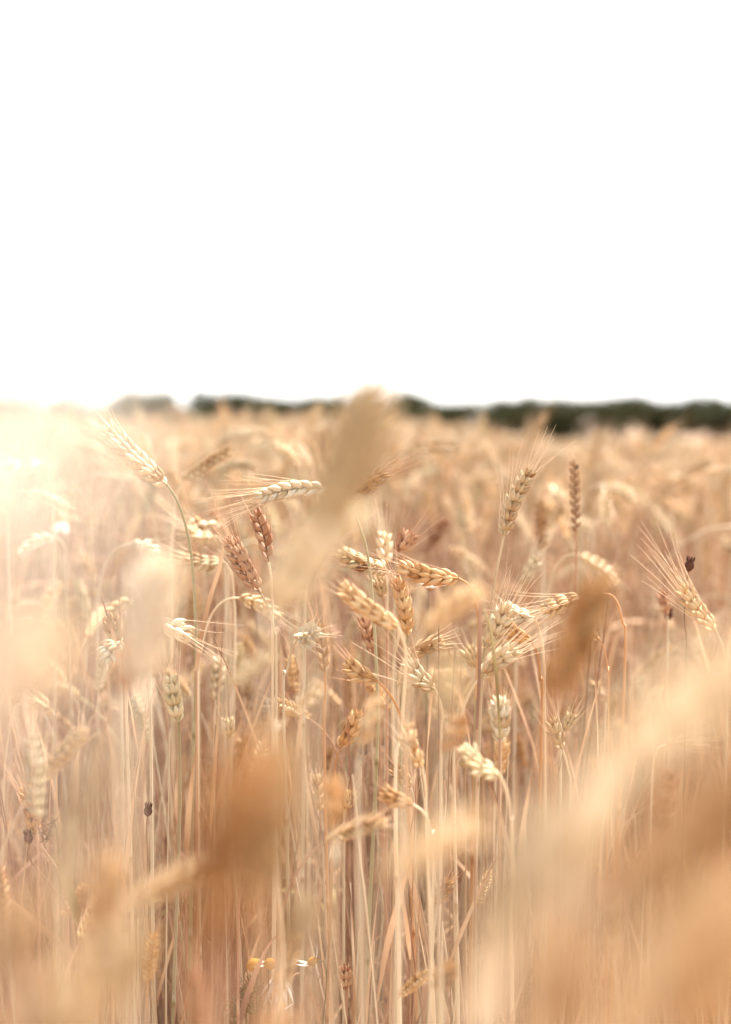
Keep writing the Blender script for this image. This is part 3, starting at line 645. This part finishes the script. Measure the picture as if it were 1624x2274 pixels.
loose_leaf('dark blade leaning right low right of centre', [(1172,2010),(1186,2080),(1204,2160)], 1.42, .004, LEAF['brown'], .4)

GLARE_BLADE = plant_mat('pale_glare_blade', (.80,.72,.58), (.90,.86,.76), (.93,.90,.84), .5, .6, 60, True)  # for two blades added close to the lens to imitate the sun glare
loose_leaf('added pale blade at the left edge, nearest the lens, blurred to imitate glare', [(-180,1050),(-80,850),(50,880),(90,1120),(0,1700)], .10, .0078, GLARE_BLADE, 2.0)
loose_leaf('added pale glare blade just right of the nearest one at the left edge', [(240,1160),(150,970),(30,880),(-90,1000),(-140,1600)], .125, .0070, GLARE_BLADE, 1.6)

loose_leaf('pale broad blurred blade sweeping up to the right edge, highest of the sweeping ones', [(1700,1440),(1480,1610),(1270,1800),(1110,2010),(1050,2290)], .40, .011, LEAF['pale'], .3)
loose_leaf('tan broad blurred blade sweeping up to the right edge, just under the pale one', [(1720,1650),(1520,1790),(1330,1960),(1200,2160),(1160,2380)], .36, .008, LEAF['brown'], .3)
loose_leaf('golden blurred blade sweeping up to the right edge, lowest of the sweeping ones', [(1740,1890),(1580,1990),(1440,2120),(1340,2290),(1310,2400)], .34, .009, LEAF['gold'], .3)
loose_leaf('pale narrow blurred blade rising to the right between the sweeping ones', [(1420,1640),(1350,1780),(1260,1990),(1215,2290)], .48, .007, LEAF['pale'], .3)
loose_leaf('brown blurred blade standing in the lower left brown mass', [(640,1640),(560,1760),(500,1920),(470,2290)], .42, .009, LEAF['brown'], .4)

# ------------------------------------------------------------------ prototypes for the rest of the field
def local_plant(seed, lod, tone, stone, h=.86, lean=.05, bend=.6, earL=.075, awn=.04, leaf_n=1, lt='tan', plump=1., joined=False):
    r = np.random.default_rng(seed); n = 46 if not joined else 22
    s = np.linspace(0, h, n); k0 = h * (.80 if bend < 1 else .70); q = np.clip((s - k0) / (h - k0), 0, 1)
    ang = lean + bend * q ** 1.6
    dx = np.sin(ang); dz = np.cos(ang); ds = h / (n - 1)
    wob = .006 * np.sin(s * 6 + r.uniform(0, 6)) * s / h
    path = np.stack([np.concatenate([[0], np.cumsum(dx[1:] * ds)]), wob, np.concatenate([[0], np.cumsum(dz[1:] * ds)])], -1)
    e = [path[-1]]; a_ = ang[-1]
    for i in range(8):
        a_ += .035 * bend; e.append(e[-1] + np.array([math.sin(a_), 0, math.cos(a_)]) * earL / 8)
    e = np.array(e)
    ear, aw = ear_geo(e, r, lod, awn, .8 if lod < 2 else .55, plump, r.uniform(0, 3), r.uniform(.9, 1.25), tint=r.uniform(.4, .7), node_gap=.0042 if lod < 2 else .0052)
    p = path[::-1]
    if not joined: p = resample(p, .012)
    st = stem_geo(p, r, seg=6 if not joined else 4, knots=not joined)
    lv = []
    for k in range(leaf_n):
        i = int(len(path) * r.uniform(.35, .72)); lv.append(leaf_geo(path[i], None, r, length=r.uniform(.10, .22), width=r.uniform(.005, .009), rows=14 if not joined else 8, droop=r.uniform(.8, 2.2), lift=r.uniform(.1, .5)))
    return dict(stem=st, ear=ear, awns=aw, leaves=lv, tone=tone, stone=stone, lt=lt, top=max(path[:, 2].max(), e[:, 2].max()), bend=bend)

TONES = ['straw', 'gold', 'cream', 'cream', 'russet', 'straw', 'straw', 'green', 'gold', 'straw', 'cream', 'cream', 'gold', 'straw']
protos = []
for k in range(14):
    tone = TONES[k]; bend = [.15, .5, 1.4, 1.8, .1, .9, .6, .3, .2, 1.2, 1.9, .4, .35, .7][k]
    pr = local_plant(300 + k, 1, tone, ['pale', 'pink', 'orange', 'green', 'pale', 'pink'][k % 6], lean=random.uniform(.0, .08), bend=bend,
                     earL=random.uniform(.062, .085), awn=random.uniform(.02, .055), leaf_n=2 + k % 2, lt=['tan', 'brown', 'brown', 'tan', 'green'][k % 5])
    pr['m_stem'] = pr['stem'].mesh('stem', [STEM[pr['stone']]]); pr['m_ear'] = pr['ear'].mesh('ear', [EAR[tone]])
    pr['m_awns'] = pr['awns'].mesh('awns', [AWN_R if tone in ('russet', 'gold') else AWN])
    pr['m_leaf'] = [l_.mesh('leaf', [LEAF[pr['lt']]]) for l_ in pr['leaves']]
    protos.append(pr)
tonew = dict(straw='straw coloured', gold='golden', cream='cream', russet='russet brown', green='greenish')
def generic(k, x, y, s, rz, tiltx, label, group):
    pr = protos[k]; o = empty('wheat_plant', (x, y, float(ground_z(x, y))))
    o.scale = (s, s, s); o.rotation_euler = (tiltx, 0, rz)
    props(o, label, 'wheat', group)
    link('stem', pr['m_stem'], o); e = link('ear', pr['m_ear'], o); link('awns', pr['m_awns'], e)
    for m in pr['m_leaf']: link('leaf', m, o)
    return o

# candidate places over the part of the field the lens takes in (and a margin)
pts = []
def place(z0, z1, dens, marg=1.3):
    area = .5 * .5142 * marg * (z1 ** 2 - z0 ** 2); n = int(area * dens)
    z = np.sqrt(rng.uniform(z0 ** 2, z1 ** 2, n)); x = rng.uniform(-.5, .5, n) * .5142 * marg * z
    return np.stack([x, z], -1)
near = np.vstack([place(.42, 1.0, 125), place(1.0, 1.58, 55), place(1.62, 2.75, 235)])
sel = []
for x, y in near:
    px = 812 + x / y / .72 * 2274
    k = int(rng.integers(0, 14)); pr = protos[k]
    if 1.58 < y < 1.8 and rng.random() < .6: continue
    if y < 1.0: k = int(rng.choice([0, 1, 4, 5, 8, 12, 13])); pr = protos[k]
    if y < 2.4 and k in (2, 3, 10): k = int(rng.choice([0, 1, 5, 6, 12, 13])); pr = protos[k]
    if y < 1.58:
        clear = 620 < px < 1260 or 190 < px < 470
        if clear and y < 1.2: continue
        tp_ = rng.uniform(1700, 2250) if y > 1.0 else rng.uniform(1800, 2350)
        if not clear and y > 1.0: tp_ = rng.uniform(1560, 2200)
    else:
        tp_ = rng.uniform(1000 if y > 2.2 else 1350, 1600) - (60 if px < 900 else 0) + (100 if y < 2 else 0)
    top = P(px, tp_, y)[2] - float(ground_z(x, y)); s = top / pr['top']
    if s < .28: continue
    # shortened plants are scaled copies; keep ears a natural size by limiting how small they get
    if s < .5: s = .5
    sel.append((y, x, k, s))
sel.sort()
others = []
ind = sel[:]
n_heroes = sum(1 for o in C.objects if o.name.startswith('wheat_plant') and o.parent is None)
room = 298 - n_heroes
if len(ind) > room:
    ind, others = ind[:room], ind[room:]
print('heroes', n_heroes, 'generic', len(ind), 'near stuff', len(others))
ORD = ('first second third fourth fifth sixth seventh eighth ninth tenth eleventh twelfth thirteenth fourteenth fifteenth sixteenth seventeenth '
       'eighteenth nineteenth twentieth').split()
ORD += ['twenty-' + w for w in ORD[:9]] + ['thirtieth'] + ['thirty-' + w for w in ORD[:9]] + ['fortieth']
cls = {}
for q in ind:
    y, x, k, s = q; bend = protos[k]['bend']
    post = 'upright' if bend < .6 else ('nodding' if bend < 1.3 else 'hooked')
    zone = 0 if y < 1.0 else (1 if y < 1.58 else 2)
    cls.setdefault((zone, tonew[protos[k]['tone']], post), []).append(q)
zl = ['short blurred %s %s wheat plants near the lens', '%s %s short wheat plants under the sharp ears', '%s %s blurred wheat plants behind the sharp ears']
zg = ['short wheat plants close to the lens', 'short wheat plants under the sharp ears', 'blurred wheat plants just behind the sharp ears']
for (zone, tn, post), qs in sorted(cls.items()):
    qs.sort(key=lambda q: q[1] / q[0])
    for i, (y, x, k, s) in enumerate(qs):
        base_l = zl[zone] % (tn, post)
        if len(qs) == 1: lab = 'the only one of the ' + base_l
        elif i < len(qs) / 2: lab = ORD[i] + ' from left of the ' + base_l
        else: lab = (ORD[len(qs) - 1 - i] + ' from right of the ' + base_l)
        generic(k, x, y, s, rng.uniform(0, 6.28), rng.normal(0, .04), lab, zg[zone])

# ------------------------------------------------------------------ the rest of the field: one mass
def joined_mesh(seed, k, lod=2):
    tone = TONES[k]; bend = [.15, .5, 1.4, 1.8, .1, .9, .6, .3, .2, 1.2, 1.9, .4, .35, .7][k]
    pr = local_plant(seed, lod, tone, 'pale', lean=.05, bend=bend, earL=.075, awn=.045, leaf_n=3, joined=True)
    a = Acc(); a.merge(pr['stem'], 0); a.merge(pr['ear'], 1); a.merge(pr['awns'], 2)
    for l_ in pr['leaves']: a.merge(l_, 3)
    st = ['pale', 'pink', 'orange', 'green', 'pale', 'pink'][k % 6]
    return a.mesh('wheat_stalk', [STEM[st], EAR_FAR[tone], AWN, LEAF[['tan', 'brown'][k % 2]]]), pr['top']
EAR_FAR = dict(EAR); EAR_FAR['straw'] = plant_mat('brightened_straw_ear', (.55,.34,.17), (.74,.56,.36), (.86,.73,.52), .2)  # paler copies of the ear colours, to brighten the field behind
EAR_FAR['gold'] = plant_mat('brightened_golden_ear', (.50,.27,.12), (.70,.48,.27), (.82,.66,.43), .2)
EAR_FAR['russet'] = plant_mat('brightened_russet_ear', (.40,.20,.11), (.60,.38,.23), (.74,.53,.36), .2)
kit = bpy.data.collections.new('wheat_kit'); tops_ = []
for k in range(14):
    me, tp_ = joined_mesh(700 + k, k); o = bpy.data.objects.new('wheat_stalk_%02d' % k, me); kit.objects.link(o); tops_.append(tp_)
for k in range(6):
    r = np.random.default_rng(900 + k); a = Acc(); hh = r.uniform(.55, .75)
    for j in range(9):
        b0 = np.array([r.uniform(-.035, .035), r.uniform(-.035, .035), 0]); h1 = hh * r.uniform(.55, 1.0)
        p = catmull([b0 + [r.uniform(-.03, .03), r.uniform(-.03, .03), h1], b0 + [r.uniform(-.012, .012), 0, h1 * .5], b0], 7)
        tube(a, p, np.linspace(.0007, .0017, len(p)), 4, r.uniform(.1, .9), int(j % 3 == 0))
    for j in range(5):
        st = np.array([r.uniform(-.04, .04), r.uniform(-.04, .04), hh * r.uniform(.35, .95)])
        a.merge(leaf_geo(st, None, r, length=r.uniform(.12, .26), width=r.uniform(.003, .007), droop=r.uniform(.3, .7) if j % 2 else .25, lift=r.uniform(2.5, 2.9) if j % 2 else r.uniform(.03, .18), rows=9), 2 + j % 2)
    me = a.mesh('tillers', [STEM['pink'], STEM['pale'], LEAF['tan'], LEAF['brown']]); o = bpy.data.objects.new('wheat_stalk_%02d' % (14 + k), me); kit.objects.link(o)
fld = np.vstack([place(2.75, 6, 230), place(6, 12, 110, 1.2), place(12, 34, 32, 1.15), place(34, 112, 5, 1.1)])
V, I, Sc, Ro = [], [], [], []
pr_ratio = [protos[k]['top'] / tops_[k] for k in range(14)]
for y, x, k, s in others:
    V.append((x, y, float(ground_z(x, y)))); I.append(k); Sc.append(s * pr_ratio[k]); Ro.append((rng.normal(0, .05), rng.normal(0, .05), rng.uniform(0, 6.28)))
gzz = ground_z(fld[:, 0], fld[:, 1])
for (x, y), z_ in zip(fld, gzz):
    k = int(rng.integers(0, 14))
    if k in (2, 3, 9, 10) and rng.random() < .65: k = int(rng.choice([0, 1, 5, 6, 7, 11, 12]))
    pass; w_ = min(1, max(0, (x / y - .03) / .14)); top = np.clip(rng.normal(.90 - .035 * w_, .05 - .008 * w_), .7, (.985 if y < 5 else 1.03) - .04 * w_)
    if 2.6 < y < 6 and rng.random() < .03 + .03 * w_: top = rng.uniform(.98, 1.045) - .02 * w_
    if y > 8: top = max(top, .86 - .03 * w_)
    V.append((x, y, z_)); I.append(k); Sc.append(top / tops_[k]); Ro.append((rng.normal(0, .05), rng.normal(0, .05), rng.uniform(0, 6.28)))
for (x, y) in np.vstack([place(1.36, 3.4, 210), place(.9, 1.36, 40)]):
    V.append((x, y, float(ground_z(x, y)))); I.append(14 + int(rng.integers(0, 6))); Sc.append(rng.uniform(.8, 1.1) * (1 if y > 1.36 else .8)); Ro.append((rng.normal(0, .07), rng.normal(0, .07), rng.uniform(0, 6.28)))
print('field instances', len(V))
me = bpy.data.meshes.new('wheat_field'); me.vertices.add(len(V)); me.vertices.foreach_set('co', np.array(V).ravel())
for nm, ty, arr in (('pick', 'INT', I), ('size', 'FLOAT', Sc)):
    at = me.attributes.new(nm, ty, 'POINT'); at.data.foreach_set('value', np.array(arr, dtype=np.int32 if ty == 'INT' else np.float32))
at = me.attributes.new('turn', 'FLOAT_VECTOR', 'POINT'); at.data.foreach_set('vector', np.array(Ro, dtype=np.float32).ravel())
field = link('wheat_field', me)
props(field, 'dense mass of ripe wheat behind the sharp ears, blurred away to the hedgerow', 'wheat field', None, 'stuff')
def scatter(obj, coll, name):
    ng = bpy.data.node_groups.new(name, 'GeometryNodeTree')
    ng.interface.new_socket('Geometry', in_out='INPUT', socket_type='NodeSocketGeometry'); ng.interface.new_socket('Geometry', in_out='OUTPUT', socket_type='NodeSocketGeometry')
    n = ng.nodes; l = ng.links.new
    gi, go = n.new('NodeGroupInput'), n.new('NodeGroupOutput')
    iop = n.new('GeometryNodeInstanceOnPoints'); ci = n.new('GeometryNodeCollectionInfo')
    ci.inputs['Collection'].default_value = coll; ci.inputs['Separate Children'].default_value = True; ci.inputs['Reset Children'].default_value = True
    def attr(nm, ty):
        q = n.new('GeometryNodeInputNamedAttribute'); q.data_type = ty; q.inputs['Name'].default_value = nm; return q.outputs['Attribute']
    m2p = n.new('GeometryNodeMeshToPoints'); l(gi.outputs[0], m2p.inputs['Mesh'])
    l(m2p.outputs[0], iop.inputs['Points']); l(ci.outputs[0], iop.inputs['Instance']); iop.inputs['Pick Instance'].default_value = True
    l(attr('pick', 'INT'), iop.inputs['Instance Index'])
    l(attr('turn', 'FLOAT_VECTOR'), iop.inputs['Rotation']); l(attr('size', 'FLOAT'), iop.inputs['Scale'])
    l(iop.outputs[0], go.inputs[0])
    md = obj.modifiers.new('scatter', 'NODES'); md.node_group = ng
scatter(field, kit, 'scatter_wheat')
